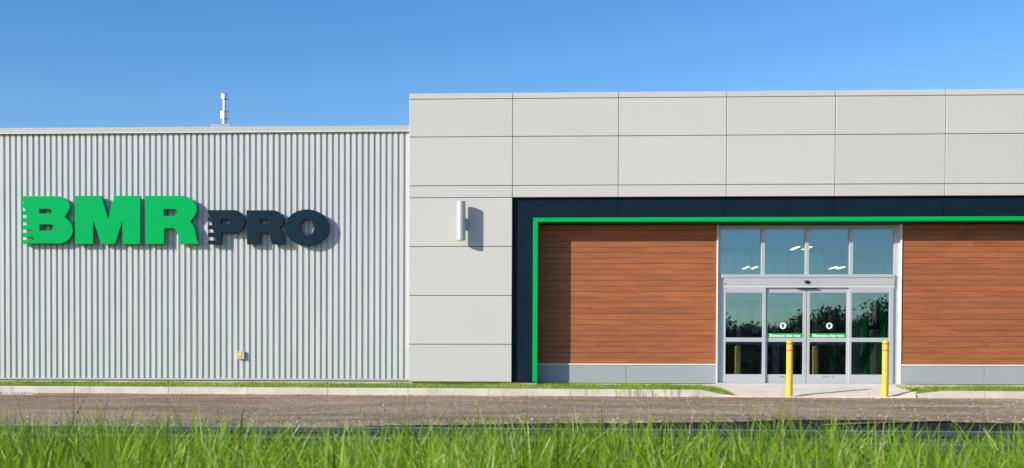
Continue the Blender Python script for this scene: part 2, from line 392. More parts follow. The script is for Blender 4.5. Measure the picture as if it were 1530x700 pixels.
# loose stones lying on the gravel
def stones(npx):
    ico = bmesh.new(); bmesh.ops.create_icosphere(ico, subdivisions=1, radius=1.0)
    bv = np.array([v.co[:] for v in ico.verts]); bf = np.array([[v.index for v in f.verts] for f in ico.faces]); ico.free()
    px = rng.uniform(-14, 16, npx); t = rng.uniform(0, 1, npx)
    e = np.interp(px, xs, ys); py = e + (-2.7 - e) * t
    edge_n = npx // 5                                     # a windrow against the kerb and along the near edge
    py[:edge_n] = -2.72 - np.abs(rng.normal(0, 0.10, edge_n)); py[edge_n:edge_n + edge_n // 2] = np.interp(px[edge_n:edge_n + edge_n // 2], xs, ys) + np.abs(rng.normal(0, 0.25, edge_n // 2))
    r = np.clip(rng.lognormal(-4.95, 0.38, npx), 0.004, 0.018)
    s = r[:, None, None] * rng.uniform(0.6, 1.2, (npx, 1, 3)) * rng.uniform(0.8, 1.2, (npx, 12, 1))
    v = bv[None] * s; v[:, :, 2] *= 0.8
    ang = rng.uniform(0, 6.28, npx); c, q = np.cos(ang)[:, None], np.sin(ang)[:, None]
    v = np.stack([v[:, :, 0] * c - v[:, :, 1] * q, v[:, :, 0] * q + v[:, :, 1] * c, v[:, :, 2]], 2)
    v += np.stack([px, py, ROAD(px) + r * 0.45 + 0.006], 1)[:, None]
    f = (bf[None] + 12 * np.arange(npx)[:, None, None]).reshape(-1, 3)
    tint = np.repeat(np.clip(rng.beta(1.7, 2.6, npx), 0, 1), 20)
    return np_mesh('loose_stones', v.reshape(-1, 3), f, tint)
link('loose_stones', stones(20000), M['stone'], road, kind='stuff')

# kerb in cast lengths; the top drops to the road at the entrance
xa, xb, xc, xd = [P(p, 585, YK).x for p in (1042, 1100, 1325, 1420)]
def ktop(x):
    h = KTOP(x); lo = ROAD(x) + 0.025
    def ease(t): t = max(0, min(1, t)); return t * t * (3 - 2 * t)
    if x <= xa or x >= xd: return h
    if x < xb: return h + (lo - h) * ease((x - xa) / (xb - xa))
    if x > xc: return lo + (h - lo) * ease((x - xc) / (xd - xc))
    return lo
kerb = link('kerb', None, None, kind='structure', loc=(0, YK, 0))
joints = [P(p, 582, YK).x for p in range(-1090, 2500, 120)]
joints = sorted(joints + [])
off = P(252, 582, YK).x; st = (P(852, 582, YK).x - off) / 5
joints = [off + st * k for k in range(-11, 22)]
for j0, j1 in zip(joints, joints[1:]):
    if j0 >= xb - 0.2 and j1 <= xc + 0.2: continue
    k = 1 if (j1 < xa or j0 > xd) else 10
    X = np.linspace(j0 + 0.004, j1 - 0.004, k + 1)
    bm = bmesh.new(); rows = []
    for x in X:
        t = ktop(x); r = ROAD(x)
        rows.append([bm.verts.new((x, y, z)) for y, z in ((YK - 0.03, r - 0.12), (YK - 0.012, t - 0.022), (YK + 0.004, t - 0.004), (YK + 0.03, t), (YK + 0.15, t + 0.001), (YK + 0.15, r - 0.12))])
    for p, q in zip(rows, rows[1:]):
        for i in range(6): bm.faces.new((p[i], q[i], q[(i + 1) % 6], p[(i + 1) % 6]))
    bm.faces.new(rows[0]); bm.faces.new(rows[-1][::-1])
    link('kerb_length', to_mesh(bm, 'kerb_length'), M['kerb'], kerb)

# concrete apron from the doors down to the road
ax0, ax1 = P(1076, 573, 0).x, P(1344, 573, 0).x
bx0, bx1 = P(1088, 580, YK).x, P(1360, 582, YK).x
bm = bmesh.new(); rows = []
for t in np.linspace(0, 1, 15):
    y = 0.35 + (YK - 0.05 - 0.35) * t
    s = max(0, (t - 0.1) / 0.9)
    side = 0.45 if 0.15 < t < 0.9 else 0.1                 # runs on under the ends of the turf
    x0 = ax0 + (bx0 - ax0) * s ** 2 - side; x1 = ax1 + (bx1 - ax1) * s + side
    zf = lambda x: (SILL - 0.002 * (x - 7.3)) * (1 - s) + (ktop(x) + 0.004) * s if t < 0.9 else ktop(x) + 0.004
    rows.append([bm.verts.new((x, y, zf(x) if t > 0.1 else SILL)) for x in np.linspace(x0, x1, 14)])
for p, q in zip(rows, rows[1:]):
    for i in range(13): bm.faces.new((p[i], p[i + 1], q[i + 1], q[i]))
r = bmesh.ops.extrude_face_region(bm, geom=list(bm.faces))
bmesh.ops.translate(bm, verts=[e for e in r['geom'] if isinstance(e, bmesh.types.BMVert)], vec=(0, 0, -0.2))
apron = link('entrance_apron', to_mesh(bm, 'entrance_apron'), M['concrete'], kind='structure')

# strips of turf between kerb and wall
def turf(x0, x1, side):
    X = np.linspace(x0, x1, max(8, int((x1 - x0) / 0.1))); Y = np.concatenate([[YK + 0.13], np.linspace(YK + 0.14, -0.05, 9)])
    def zf(x, y):
        t = (y - YK) / (0.0 - YK)
        kt = KTOP(x) + (ktop(x) - KTOP(x)) * (1.0 if y < YK + 0.1399 else 0.12) * max(0, 1 - t / 0.25); e = (x1 - x) if side == 0 else (x - x0)
        return kt + (WALLB(x) - KTOP(x)) * t - 0.10 * max(0, 1 - e / 0.3) ** 2 * (1 - 0.6 * t) + 0.02 * math.sin(math.pi * min(1, t)) + 0.006 * math.sin(x * 2.3) - 0.018
    o = sheet('turf_strip', X, Y, zf, M['turfbase'], kind='structure')
    n = int(1500 * (x1 - x0)); bx = rng.uniform(x0, x1, n); by = YK + 0.15 + (2.45) * rng.uniform(0, 1, n) ** 1.6
    by = np.minimum(by, np.where(bx < xx(767), YG - 0.02, np.where(bx < xx(803), -0.56, -0.05)))
    bz = np.array([zf(x, y) for x, y in zip(bx, by)])
    h = rng.uniform(0.025, 0.06, n) * (1 + 0.35 * np.sin(bx * 1.9) * np.sin(bx * 5.3)); w = rng.uniform(0.004, 0.008, n)
    an = rng.uniform(0, 6.28, n); lx, ly = rng.normal(0, 0.015, n), rng.normal(0, 0.015, n)
    v = np.stack([np.stack([bx - w * np.cos(an), by - w * np.sin(an), bz - 0.01], 1), np.stack([bx + w * np.cos(an), by + w * np.sin(an), bz - 0.01], 1),
                  np.stack([bx + lx, by + ly, bz + h], 1)], 1).reshape(-1, 3)
    f = np.arange(3 * n).reshape(-1, 3)
    patch = 0.5 + 0.25 * np.sin(bx * 0.9 + 1) + 0.2 * np.sin(bx * 2.7)
    tint = np.clip(patch * 0.6 + rng.normal(0.15, 0.18, n), 0, 1)
    link('short_turf', np_mesh('short_turf', v, f, tint), M['turf'], o, kind='stuff')
turf(-16.5, P(1084, 577, -1.5).x, 0)
turf(P(1362, 580, YK + 0.3).x, 17.5, 1)

# ------------------------------------------------------------------ the building
XL, XR = -17.0, 18.0
B = thing('store_building', 'long single-storey store with ribbed steel wing, grey panels, wood cladding and glass entrance', 'building', (0, 0, 0))
zTop = zz(1085, 135.8); zCap = zz(300, 190.5, YR); zWallTop = zz(300, 199, YR); zRibBot = zz(300, 565.5, YR)
x_edge = xx(611.0, 350)                     # where ribbed steel meets the panels
# ribbed steel, in sheets of seven ribs
pitch = (xx(604.2, 203, YR) - xx(6.0, 203, YR)) / 68
u0 = xx(605.5, 350, YR) - xx(604.2, 203, YR) * 0 
xs_rib = xx(606.0, 380, YR)                 # left side of the last outer flat
D = 0.042
prof = [(0, 0), (0.58, 0), (0.645, D), (0.93, D), (1.0, 0)]   # of one pitch, from the left of the flat
def rib_sheet(nr):
    pts = []
    for i in range(nr):
        for u, d in prof[:-1]: pts.append(((i + u) * pitch, d))
    pts.append((nr * pitch, 0))
    v = [(x, y, z) for x, y in pts for z in (zRibBot, zWallTop + 0.02)]
    f = np.array([(2 * i, 2 * i + 2, 2 * i + 3, 2 * i + 1) for i in range(len(pts) - 1)])
    return np_mesh('ribbed_sheet', np.array(v), f)
me7 = rib_sheet(7); me7.materials.append(M['ribbed'])
k = 0; xr = xs_rib
last = boxes('ribbed_sheet', [((xs_rib, YR, zRibBot), (x_edge - 0.004, YR + 0.012, zWallTop + 0.02))], M['ribbed'], B)
while xr > XL:
    xr -= 7 * pitch - 0.0
    o = link('ribbed_sheet', me7, None, B, loc=(xr, YR + (0.0 if k % 2 else 0.0015), 0)); k += 1
boxes('roof_cap', [((XL, YR - 0.062, zWallTop), (x_edge - 0.003, 0.2, zCap - 0.03)), ((XL, YR - 0.055, zCap - 0.03), (x_edge - 0.003, 0.2, zCap))], M['cap'], B)
box('drip_edge', (XL, YR - 0.07, zWallTop - 0.004), (x_edge - 0.003, YR - 0.02, zWallTop + 0.012), M['white_trim'], B)
box('base_flashing', (XL, YR - 0.015, zRibBot - 0.035), (x_edge - 0.004, YR + 0.05, zRibBot), M['cap'], B)
box('foundation', (XL, YR + 0.03, -0.8), (P(803, 560, -0.5).x, -0.05, zRibBot - 0.034), M['found'], B)
box('backing_wall', (XL, YR + 0.05, zRibBot - 0.03), (x_edge - 0.01, 0.3, zWallTop), M['dark'], B)

# grey panels
cols = [611.0, 765.6, 923.6, 1085.0, 1247.3, 1411.8, 1578, 1746]
CX = [xx(c) for c in cols] + [XR]
rowsz = [zz(930, 137.2), zz(930, 146.4), zz(930, 203.3), zz(930, 276.8), zz(930, 294.8)]
gap = 0.006
def panel(x0, x1, z0, z1):
    g = 0.0065
    return box('facade_panel', (x0 + gap, YG, z0 + g), (x1 - gap, YG + 0.05, z1 - g), M['panel'], B, bev=0.006)
for x0, x1 in zip(CX, CX[1:]):
    for z1, z0 in zip(rowsz, rowsz[1:]): panel(x0, x1, z0, z1)
rz = [rowsz[-1]] + [zz(690, y) for y in (368.6, 441.8, 514.8, 571.0)]
for z1, z0 in zip(rz, rz[1:]): panel(CX[0], CX[1], z0, z1)
zF0 = rowsz[-1]                                   # top of the navy frame
box('panel_backing', (CX[0] + 0.012, YG + 0.03, zF0 + 0.012), (XR, 0.3, zTop - 0.02), M['dark'], B)
box('panel_backing', (CX[0] + 0.012, YG + 0.03, rz[-1] + 0.01), (CX[1] - 0.012, 0.3, zF0 + 0.011), M['dark'], B)
box('panel_return', (CX[0] + 0.001, YG + 0.004, zWallTop - 5), (CX[0] + 0.011, 0.3, zTop - 0.012), M['panel'], B)

# navy frame round the recess, mitred, and the green trim
YN, YGR = YG + 0.095, YG + 0.055
xN0, xN1 = CX[1] + 0.004, xx(796.6, 420, YN); zN1 = zz(930, 325.2, YN); zb = zz(785, 571.5, YN)
nav_j = [xN0] + CX[2:-1] + [XR]
mit = (xN1 - xN0)
for i, (x0, x1) in enumerate(zip(nav_j, nav_j[1:])):
    if i == 0: pts = [(xN0 + 0.004, zF0), (x1 - 0.004, zF0), (x1 - 0.004, zN1), (xN1 + 0.006, zN1)]
    else: pts = [(x0 + 0.004, zF0), (x1 - 0.004, zF0), (x1 - 0.004, zN1), (x0 + 0.004, zN1)]
    prism('navy_frame', pts, YN, YN + 0.03, M['navy'], B)
zmid = zz(785, 445, YN)
prism('navy_frame', [(xN0, zF0 - 0.006), (xN1, zN1 - 0.004), (xN1, zmid + 0.003), (xN0, zmid + 0.003)], YN, YN + 0.03, M['navy'], B)
prism('navy_frame', [(xN0, zmid - 0.003), (xN1, zmid - 0.003), (xN1, zb), (xN0, zb)], YN, YN + 0.03, M['navy'], B)
xG0, xG1 = xx(796.4, 420, YGR), xx(803.6, 420, YGR); zG0, zG1 = zz(930, 325.2, YGR), zz(930, 331.7, YGR)
gj = [xG0] + [xx(p, 328, YGR) for p in (943, 1093, 1245, 1397, 1550)] + [XR]
for i, (x0, x1) in enumerate(zip(gj, gj[1:])):
    x0, x1 = x0 + (0.0006 if i else 0), x1 - 0.0006
    if i == 0: pts = [(x0, zG0), (x1, zG0), (x1, zG1), (xG1, zG1)]
    else: pts = [(x0, zG0), (x1, zG0), (x1, zG1), (x0, zG1)]
    prism('green_trim', pts, YGR, YGR + 0.14, M['green'], B, bev=0.007)
prism('green_trim', [(xG0, zG0), (xG1, zG1), (xG1, zb + 0.01), (xG0, zb + 0.01)], YGR, YGR + 0.14, M['green'], B, bev=0.007)
# soffit and inner jamb of the recess
box('soffit', (xG0 + 0.02, YGR + 0.14, zG1 + 0.01), (XR, 0.3, zG1 + 0.10), M['soffit'], B)
box('soffit_filler', (xN0, YN + 0.031, zG1 + 0.10), (XR, 0.3, zF0 + 0.010), M['dark'], B)
box('inner_jamb', (xN0, YN + 0.031, zb), (xG1 - 0.03, 0.3, zG1 + 0.009), M['navy'], B)

# wood cladding, plank by plank
XD0, XD1 = P(1072.2, 450, 0).x, P(1344.6, 450, 0).x          # the entrance opening
zW1, zW0 = zz(1000, 336, 0), zz(940, 543.8, 0)
rowsN = 25; ph = (zW1 - zW0) / rowsN
def plank_mesh(L, H):
    h = H - 0.003; c = 0.005; t = 0.018
    bm = bmesh.new()
    sec = [(t, 0), (c, 0), (0, c), (0, h - c), (c, h), (t, h)]          # y, z
    a = [bm.verts.new((0, y, z)) for y, z in sec]; b = [bm.verts.new((L, y, z)) for y, z in sec]
    for i in range(5): bm.faces.new((a[i], b[i], b[i + 1], a[i + 1]))
    bm.faces.new(a[::-1]); bm.faces.new(b)
    me = to_mesh(bm, 'plank'); me.materials.append(M['wood']); return me
for wx0, wx1 in ((xG1 - 0.03, XD0 - 0.03), (XD1 + 0.03, XR - 0.2)):
    for r in range(rowsN):
        x = wx0; first = True
        while x < wx1 - 0.01:
            L = random.uniform(0.7, 2.6) if first else random.choice((1.5, 2.0, 2.44, 3.05))
            first = False
            L = min(L, wx1 - x)
            if wx1 - (x + L) < 0.35: L = wx1 - x
            link('plank', plank_mesh(L - 0.002, ph), None, B, loc=(x, YW + random.uniform(-0.0012, 0.0012), zW0 + r * ph + 0.002)); x += L
    box('wall_backing', (wx0 - 0.02, 0.022, -0.4), (wx1, 0.3, zG1), M['dark'], B)
    box('base_cap', (wx0, -0.035, zW0 - 0.028), (wx1, 0.02, zW0), M['white_trim'], B)
zB0 = zz(940, 571.0, 0)
for a0, b0 in ((xG1 - 0.03, P(935.3, 560, 0).x), (P(935.3, 560, 0).x, XD0 - 0.025), (XD1 + 0.025, P(1470.3, 560, 0).x), (P(1470.3, 560, 0).x, XR - 0.2)):
    box('base_panel', (a0 + 0.005, -0.018, zB0), (b0 - 0.005, 0.02, zW0 - 0.030), M['base'], B, bev=0.004)
    box('base_flashing', (a0, -0.03, zB0 - 0.02), (b0, 0.02, zB0 - 0.002), M['cap'], B)
    box('foundation', (a0, 0.0, -0.8), (b0, 0.25, zB0 - 0.021), M['found'], B)

# shell behind the front
DEP = 36.0; zRoofL, zRoofR, zCeil = zCap - 0.35, zTop - 0.5, zCap - 0.75
box('roof', (XL, 0.21, zRoofL - 0.2), (CX[0], DEP, zRoofL), M['ceil'], B)
box('roof', (CX[0] + 0.01, 0.31, zRoofR - 0.2), (XR, DEP, zRoofR), M['ceil'], B)
box('ceiling', (XL + 0.3, 0.31, zCeil), (XR - 0.3, DEP - 0.3, zCeil + 0.1), M['ceil'], B)
box('side_wall', (XL - 0.2, YR, -0.8), (XL, DEP, zCap), M['panel'], B)
box('side_wall', (XR, YG, -0.8), (XR + 0.2, DEP, zTop), M['panel'], B)
box('rear_wall', (XL, DEP, -0.8), (XR, DEP + 0.2, zTop), M['plaster'], B)
box('parapet_side', (CX[0] + 0.012, 0.31, zRoofL), (CX[0] + 0.2, DEP, zTop - 0.02), M['panel'], B)
box('store_floor', (XL + 0.01, 0.36, -0.3), (XR - 0.01, DEP, SILL - 0.004), M['floor'], B)

# ------------------------------------------------------------------ entrance: glazed screen with sliding doors
YE = 0.08                                     # face of the aluminium frame, set back from the wood
def ex_(px, py=480, Y=YE): return P(px, py, Y).x
def ez(py, px=1208, Y=YE): return P(px, py, Y).z
ENT = []                                      # what the inner screen repeats
def keep(o): ENT.append(o); return o
zE1 = zz(1208, 336.5, YE)
for x0, x1 in ((XD0 - 0.03, XD0), (XD1, XD1 + 0.03)):
    box('opening_trim', (x0, -0.028, SILL), (x1, 0.3, zE1), M['white_trim'], B)
# transom row
tx = [(1076.6, 1137.5), (1142.5, 1203.0), (1208.4, 1268.9), (1274.3, 1335.8)]
TX = [(ex_(a, 380), ex_(b, 380)) for a, b in tx]
zt1, zt0 = ez(343.0), ez(410.6)
keep(boxes('window_head', [((XD0, YE, zt1), (XD1, YE + 0.1, zE1))], M['alu'], B, bev=0.003))
edges = [XD0] + [v for p in TX for v in p] + [XD1]
for x0, x1 in zip(edges[0::2], edges[1::2]):
    jamb = x0 == XD0 or x1 == XD1
    z0 = SILL if jamb else zt0
    keep(box('jamb' if jamb else 'mullion', (x0, YE - (0 if jamb else 0.03), z0), (x1, YE + 0.1, zt1), M['alu'], B, bev=0.003))
for x0, x1 in TX:
    keep(box('transom_pane', (x0 + 0.002, YE + 0.045, zt0), (x1 - 0.002, YE + 0.055, zt1), M['glass'], B))
hx0, hx1 = ex_(1081.2, 425), ex_(1335.2, 425)
keep(boxes('transom_sill', [((ex_(1077, 413), YE - 0.07, ez(415.6)), (hx1 + 0.004, YE + 0.098, zt0))], M['alu'], B, bev=0.004))
zh0 = ez(430.0)
keep(boxes('door_header', [((hx0, YE - 0.06, zh0), (hx1, YE + 0.097, ez(416.6)))], M['alu'], B, bev=0.003))
boxes('header_lip', [((hx0, YE - 0.064, ez(417.5)), (hx1, YE - 0.06, ez(416.8))), ((hx0, YE - 0.063, ez(430.0)), (hx1, YE - 0.06, ez(428.8)))], M['white_trim'], B)
# four leaves: the outer two fixed in front, the middle two slide behind them
leaves = [(1081.4, 1144.4, 1084.4, 1139.2, -0.06, 'fixed_leaf'), (1144.4, 1205.0, 1146.6, 1199.8, 0.0, 'sliding_door'),
          (1205.6, 1268.4, 1210.0, 1264.9, 0.0, 'sliding_door'), (1268.4, 1335.0, 1272.6, 1328.4, -0.06, 'fixed_leaf')]
arrow = [(0, 1.0), (0.9, -0.05), (0.55, -0.15), (0.35, 0.0), (0.30, -0.8), (-0.30, -0.8), (-0.35, 0.0), (-0.55, -0.15), (-0.9, -0.05)]
for l0, l1, p0, p1, dy, nm in leaves:
    Y = YE + dy
    X0, X1, Q0, Q1 = [P(v, 480, Y).x for v in (l0, l1, p0, p1)]
    Z = lambda py: P(1208, py, Y).z
    z_t, z_a, z_b, z_c, z_d = zh0 - 0.004, Z(437.8), Z(504.8), Z(511.2), Z(559.8)
    zb0 = SILL + 0.012
    th = 0.05
    lf = keep(boxes(nm, [((X0 + 0.003, Y, zb0), (Q0, Y + th, z_t)), ((Q1, Y, zb0), (X1 - 0.003, Y + th, z_t)),
                    ((Q0, Y + 0.001, z_a), (Q1, Y + th - 0.001, z_t - 0.001)), ((Q0, Y + 0.001, z_c), (Q1, Y + th - 0.001, z_b)),
                    ((Q0, Y + 0.001, zb0), (Q1, Y + th - 0.001, z_d))], M['alu'], B, bev=0.003))
    gl = M['glass']
    keep(box('pane', (Q0, Y + 0.022, z_b), (Q1, Y + 0.03, z_a), gl, lf)); keep(box('pane', (Q0, Y + 0.022, z_d), (Q1, Y + 0.03, z_c), gl, lf))
    if nm == 'sliding_door':
        cxp = 1170.2 if l0 < 1200 else 1239.4
        c = P(cxp, 487.2, Y); r = 0.074
        ring = [(r * math.cos(t), r * math.sin(t)) for t in np.linspace(0, 2 * math.pi, 40, endpoint=False)]
        me = curve_mesh('round_sticker', [ring, [(x * 0.055, z * 0.058) for x, z in arrow]], 0.002)
        keep(link('round_sticker', me, M['white'], lf, loc=(c.x, Y + 0.020, c.z)))
        zb1, zb2 = Z(498.7), Z(505.4)
        bx = (Q0 + 0.004, Q1 - 0.004) if l0 < 1200 else (Q0 + 0.02, Q1 - 0.002)
        box('green_strip', (bx[0], Y - 0.004, zb2 + 0.008), (bx[1], Y + 0.0005, zb1 + 0.004), M['band'], lf)
        me = text_mesh('lettering', 'Bienvenue chez vous', 0.085, 0.0028)
        w = max(v.co.x for v in me.vertices) - min(v.co.x for v in me.vertices)
        tgt = (bx[1] - bx[0]) * 0.86
        me.transform(Matrix.Diagonal((tgt / w, 1, 1.0, 1)))
        link('lettering', me, M['white'], lf, loc=((bx[0] + bx[1]) / 2 - 0.008, Y - 0.006, (zb1 + zb2) / 2 + 0.004), kind='stuff')
        for q, cm in enumerate(('red', 'black', 'band', 'red')):          # tiny maker's marks on the bottom rail
            x = P((1163 if l0 < 1200 else 1229) + q * 4.6, 563, Y).x
            box('small_mark', (x, Y - 0.002, Z(564.4) + 0.01 * (q % 2)), (x + 0.045, Y + 0.0015, Z(563.2) + 0.01 * (q % 2)), M[cm], lf)
for x0, x1 in ((TX[0][0], hx0 + 0.01), (hx1 - 0.01, TX[-1][1])):
    box('jamb', (x0, YE + 0.001, SILL), (x1, YE + 0.09, zt0 - 0.002), M['alu'], B)
box('threshold', (XD0, YE - 0.12, SILL - 0.02), (XD1, YE + 0.12, SILL + 0.011), M['alu'], B)
box('small_mark', (ex_(1081.4, 424, 0), YE - 0.0635, ez(425.6)), (ex_(1086, 424, 0), YE - 0.0605, ez(424.2)), M['red'], B)
# motion sensor over the doors and the flat sensor under the header
c = P(1205.6, 422.2, YE - 0.06)
s = link('motion_sensor', None, None, B, loc=c)
bpy.data.objects.remove(s)
bm = bmesh.new(); bmesh.ops.create_uvsphere(bm, u_segments=20, v_segments=12, radius=0.055)
for v in bm.verts:
    v.co.x *= 1.15; v.co.z *= (0.45 if v.co.z > 0 else 1.0); v.co.y *= 0.8
me = to_mesh(bm, 'motion_sensor', True)
s = link('motion_sensor', me, M['black'], B, loc=(c.x, YE - 0.072, c.z + 0.02))
boxes('flat_sensor', [((ex_(1191, 430), YE - 0.075, zh0 - 0.035), (ex_(1220.5, 430), YE - 0.001, zh0 - 0.002))], M['black'], B, bev=0.008)

# inner screen of the vestibule: the same frame again, 2.9 m further in
copies = {}
for o in ENT:
    c = o.copy(); COL.objects.link(c); copies[o] = c
    c.parent = copies.get(o.parent, o.parent)
    if c.parent is B: c.location = o.location + Vector((0, 2.9, 0))
    else: c.location = o.location; 
    if o.data.materials and o.data.materials[0] == M['glass']:
        me = o.data.copy(); me.materials.clear(); me.materials.append(M['glass_in']); c.data = me
for o, c in copies.items():
    if o.parent is not B:      # sub-parts follow their leaf
        c.matrix_parent_inverse = o.matrix_parent_inverse.copy()
# vestibule walls and the coloured wall graphic on the right one
VX0, VX1 = XD0 - 0.02, XD1 + 0.02
box('vestibule_wall', (VX0 - 0.1, 0.31, SILL), (VX0, 2.97, zE1 + 0.1), M['plaster'], B)
box('vestibule_wall', (VX1, 0.31, SILL), (VX1 + 0.1, 2.97, zE1 + 0.1), M['plaster'], B)
box('vestibule_ceiling', (VX0, 0.31, zE1 + 0.11), (VX1, 2.97, zE1 + 0.2), M['plaster'], B)
box('inner_wall', (XL + 0.3, 2.98, SILL), (XD0, 3.1, zCeil), M['plaster'], B)
box('inner_wall', (XD1, 2.98, SILL), (XR - 0.3, 3.1, zCeil), M['plaster'], B)
box('inner_wall', (XD0, 2.98, zE1), (XD1, 3.1, zCeil), M['plaster'], B)
XP = VX1 - 0.006
def side_poly(name, pts, m, lift):            # pts: (y, z) on the right wall of the vestibule
    bm = bmesh.new(); x0, x1 = XP - lift, XP - lift + 0.004
    f = bm.faces.new([bm.verts.new((x0, y, z)) for y, z in pts])
    r = bmesh.ops.extrude_face_region(bm, geom=[f]); bmesh.ops.translate(bm, verts=[e for e in r['geom'] if isinstance(e, bmesh.types.BMVert)], vec=(0.004, 0, 0))
    return bm, name, m
poster = thing('wall_graphic', 'green, white and dark graphic on the right wall just inside the glass doors', 'wall graphic', (XP, 1.6, SILL))
def pg(name, pts, m, lift):
    bm, nm, mm = side_poly(name, pts, m, lift); link(nm, to_mesh(bm, nm), mm, poster)
pg('board', [(0.5, 1.35), (2.7, 1.35), (2.7, 2.35), (0.5, 2.35)], M['navy'], 0.003)
pg('green_chevron', [(2.25, 0.15), (2.75, 0.4), (2.75, 3.3), (2.5, 3.6), (2.25, 2.9)], M['green'], 0.010)
pg('green_chevron', [(0.9, 0.5), (1.45, 0.15), (1.45, 2.2), (1.2, 2.9), (0.9, 2.2)], M['green'], 0.010)
pg('green_chevron', [(0.45, 1.9), (0.8, 1.5), (0.8, 3.2), (0.45, 3.6)], M['green'], 0.010)
pg('white_diamond', [(1.5, 1.9), (1.85, 1.6), (1.95, 2.15), (1.65, 2.5)], M['white'], 0.016)
pg('white_diamond', [(0.85, 1.95), (1.15, 1.75), (1.15, 2.25)], M['white'], 0.016)
for ch, yy in (('E', 2.13), ('N', 1.77)):
    me = text_mesh('white_letter', ch, 0.5, 0.012); me.transform(Matrix.Rotation(RAD(-90), 4, 'Z'))
    link('white_letter', me, M['white'], poster, loc=(XP - 0.018, yy, 1.62))

# the shop behind: lit ceiling fittings, some added out of view, and shelving
LIGHTS = [((1116, 399), (1127, 392)), ((1128.5, 399), (1137, 392)), ((1190.5, 369), (1202, 362)), ((1208.5, 369), (1217, 362)), ((1248, 399), (1258, 392)), ((1259, 399), (1268, 392)),
          ((1089, 411), (1099, 407)), ((1222, 411), (1231, 407))]
LNAME = ['left fitting of the lit pair low in the first transom pane', 'right fitting of the lit pair low in the first transom pane', 'lit ceiling fitting beside the middle mullion in the second transom pane', 'lit ceiling fitting beside the middle mullion in the third transom pane', 'left fitting of the lit pair low in the third transom pane', 'right fitting of the lit pair low in the third transom pane', 'distant lit fitting just above the sill of the first transom pane', 'distant lit fitting just above the sill of the third transom pane']
for (a, b), lname in zip(LIGHTS, LNAME):
    q = CAM + ray(*a) * ((zCeil - 0.06 - CAM.z) / ray(*a).z)
    if q.y > DEP - 1: continue
    t = thing('ceiling_light', lname, 'ceiling light', (q.x, q.y, zCeil - 0.05), 'lit fittings on the shop ceiling')
    boxes('housing', [((q.x, q.y, zCeil - 0.05), (q.x + 0.18, q.y + 1.25, zCeil - 0.002))], M['white'], t)
    boxes('diffuser', [((q.x + 0.02, q.y + 0.02, zCeil - 0.062), (q.x + 0.145, q.y + 1.13, zCeil - 0.051))], M['tube'], t)
for x, y in [(x, y) for y in (5.2, 9.4) for x in (4.5, 8.0, 11.5)]:  # extra fittings hidden above the door frame, added to light up the interior
    t = thing('ceiling_light', 'unseen white ceiling fitting added to brighten the shop floor nearest the entrance', 'ceiling light', (x, y, zCeil - 0.05), 'lit fittings on the shop ceiling')
    boxes('housing', [((x, y, zCeil - 0.05), (x + 0.32, y + 1.25, zCeil - 0.002))], M['white'], t)
    boxes('diffuser', [((x + 0.02, y + 0.02, zCeil - 0.062), (x + 0.30, y + 1.23, zCeil - 0.051))], M['tube'], t)
for i, (x, y) in enumerate(((5.6, 6.5), (8.2, 7.5), (10.8, 6.8), (6.8, 11.0), (10.2, 12.0))):
    t = thing('shop_shelf', 'dim loaded shop shelf deep behind the door glass', 'shelf', (x, y, SILL), 'shop shelves behind the glass')
    for sx in (-0.9, 0.87): box('upright', (x + sx, y, SILL), (x + sx + 0.03, y + 0.5, SILL + 1.7), M['shelf'], t)
    bm = bmesh.new(); tn = []
    for kz in range(4):
        z = SILL + 0.1 + 0.45 * kz
        box('shelf_board', (x - 0.87, y, z), (x + 0.87, y + 0.5, z + 0.03), M['shelf'], t)
        q = x - 0.85
        while q < x + 0.7:
            w = random.uniform(0.1, 0.25); bm_box(bm, (q, y + 0.03, z + 0.031), (q + w - 0.01, y + 0.4, z + 0.031 + random.uniform(0.12, 0.36))); tn += [random.random()] * 6; q += w
    me = to_mesh(bm, 'stock'); at = me.attributes.new('tint', 'FLOAT', 'FACE'); at.data.foreach_set('value', tn)
    link('stock', me, M['stock'], t, kind='stuff')

# ------------------------------------------------------------------ sign letters
def arc(cx, cy, rx, ry, a0, a1, n=14):        # image coordinates, y down; angles in degrees
    return [(cx + rx * math.cos(RAD(a)), cy + ry * math.sin(RAD(a))) for a in np.linspace(a0, a1, n)]
def slit_left(x0, x1f, bars, gaps):           # left side with speed lines cut in: walks from the bottom up
    out = []
    for (g0, g1), xr_ in zip(gaps[::-1], x1f[::-1]):
        out += [(x0, g1), (xr_, g1), (xr_ - 14, g0), (x0, g0)]
    return out
s1, o1 = 4.6656, (0, 270)
gB = [(135, 160), (185, 212), (235, 262), (288, 312), (338, 365), (390, 415)]
LB = [[(146, 110), (395, 110)] + arc(395, 182, 90, 72, -90, 40, 14) + [(450, 255)] + arc(408, 345, 98, 93, -55, 90, 16) + [(150, 438)] + slit_left(148, [168, 180, 194, 210, 226, 243], None, gB),
      [(273, 197), (340, 197)] + arc(342, 214, 19, 17, -90, 90, 8) + [(273, 231)], [(274, 305), (352, 305)] + arc(353, 327.5, 23, 22.5, -90, 90, 8) + [(274, 350)]]
LM = [[(523, 108), (705, 108), (752, 275), (797, 108), (976, 108), (976, 441), (855, 441), (853, 270), (802, 441), (706, 441), (648, 272), (648, 441), (525, 441)]]
LR = [[(1011, 108), (1255, 108)] + arc(1262, 200, 108, 92, -90, 38, 14) + [(1325, 287), (1345, 310), (1358, 340), (1365, 380), (1372, 415), (1380, 432), (1387, 437), (1387, 441), (1255, 441), (1248, 418), (1243, 385), (1235, 355), (1222, 339), (1203, 332), (1143, 332), (1143, 441), (1014, 441)],
      [(1140, 198), (1212, 198)] + arc(1214, 222.5, 25, 24.5, -90, 90, 8) + [(1140, 247)]]
s2, o2 = 6.9545, (300, 290)
gP = [(205, 245), (283, 327), (362, 403), (443, 486)]
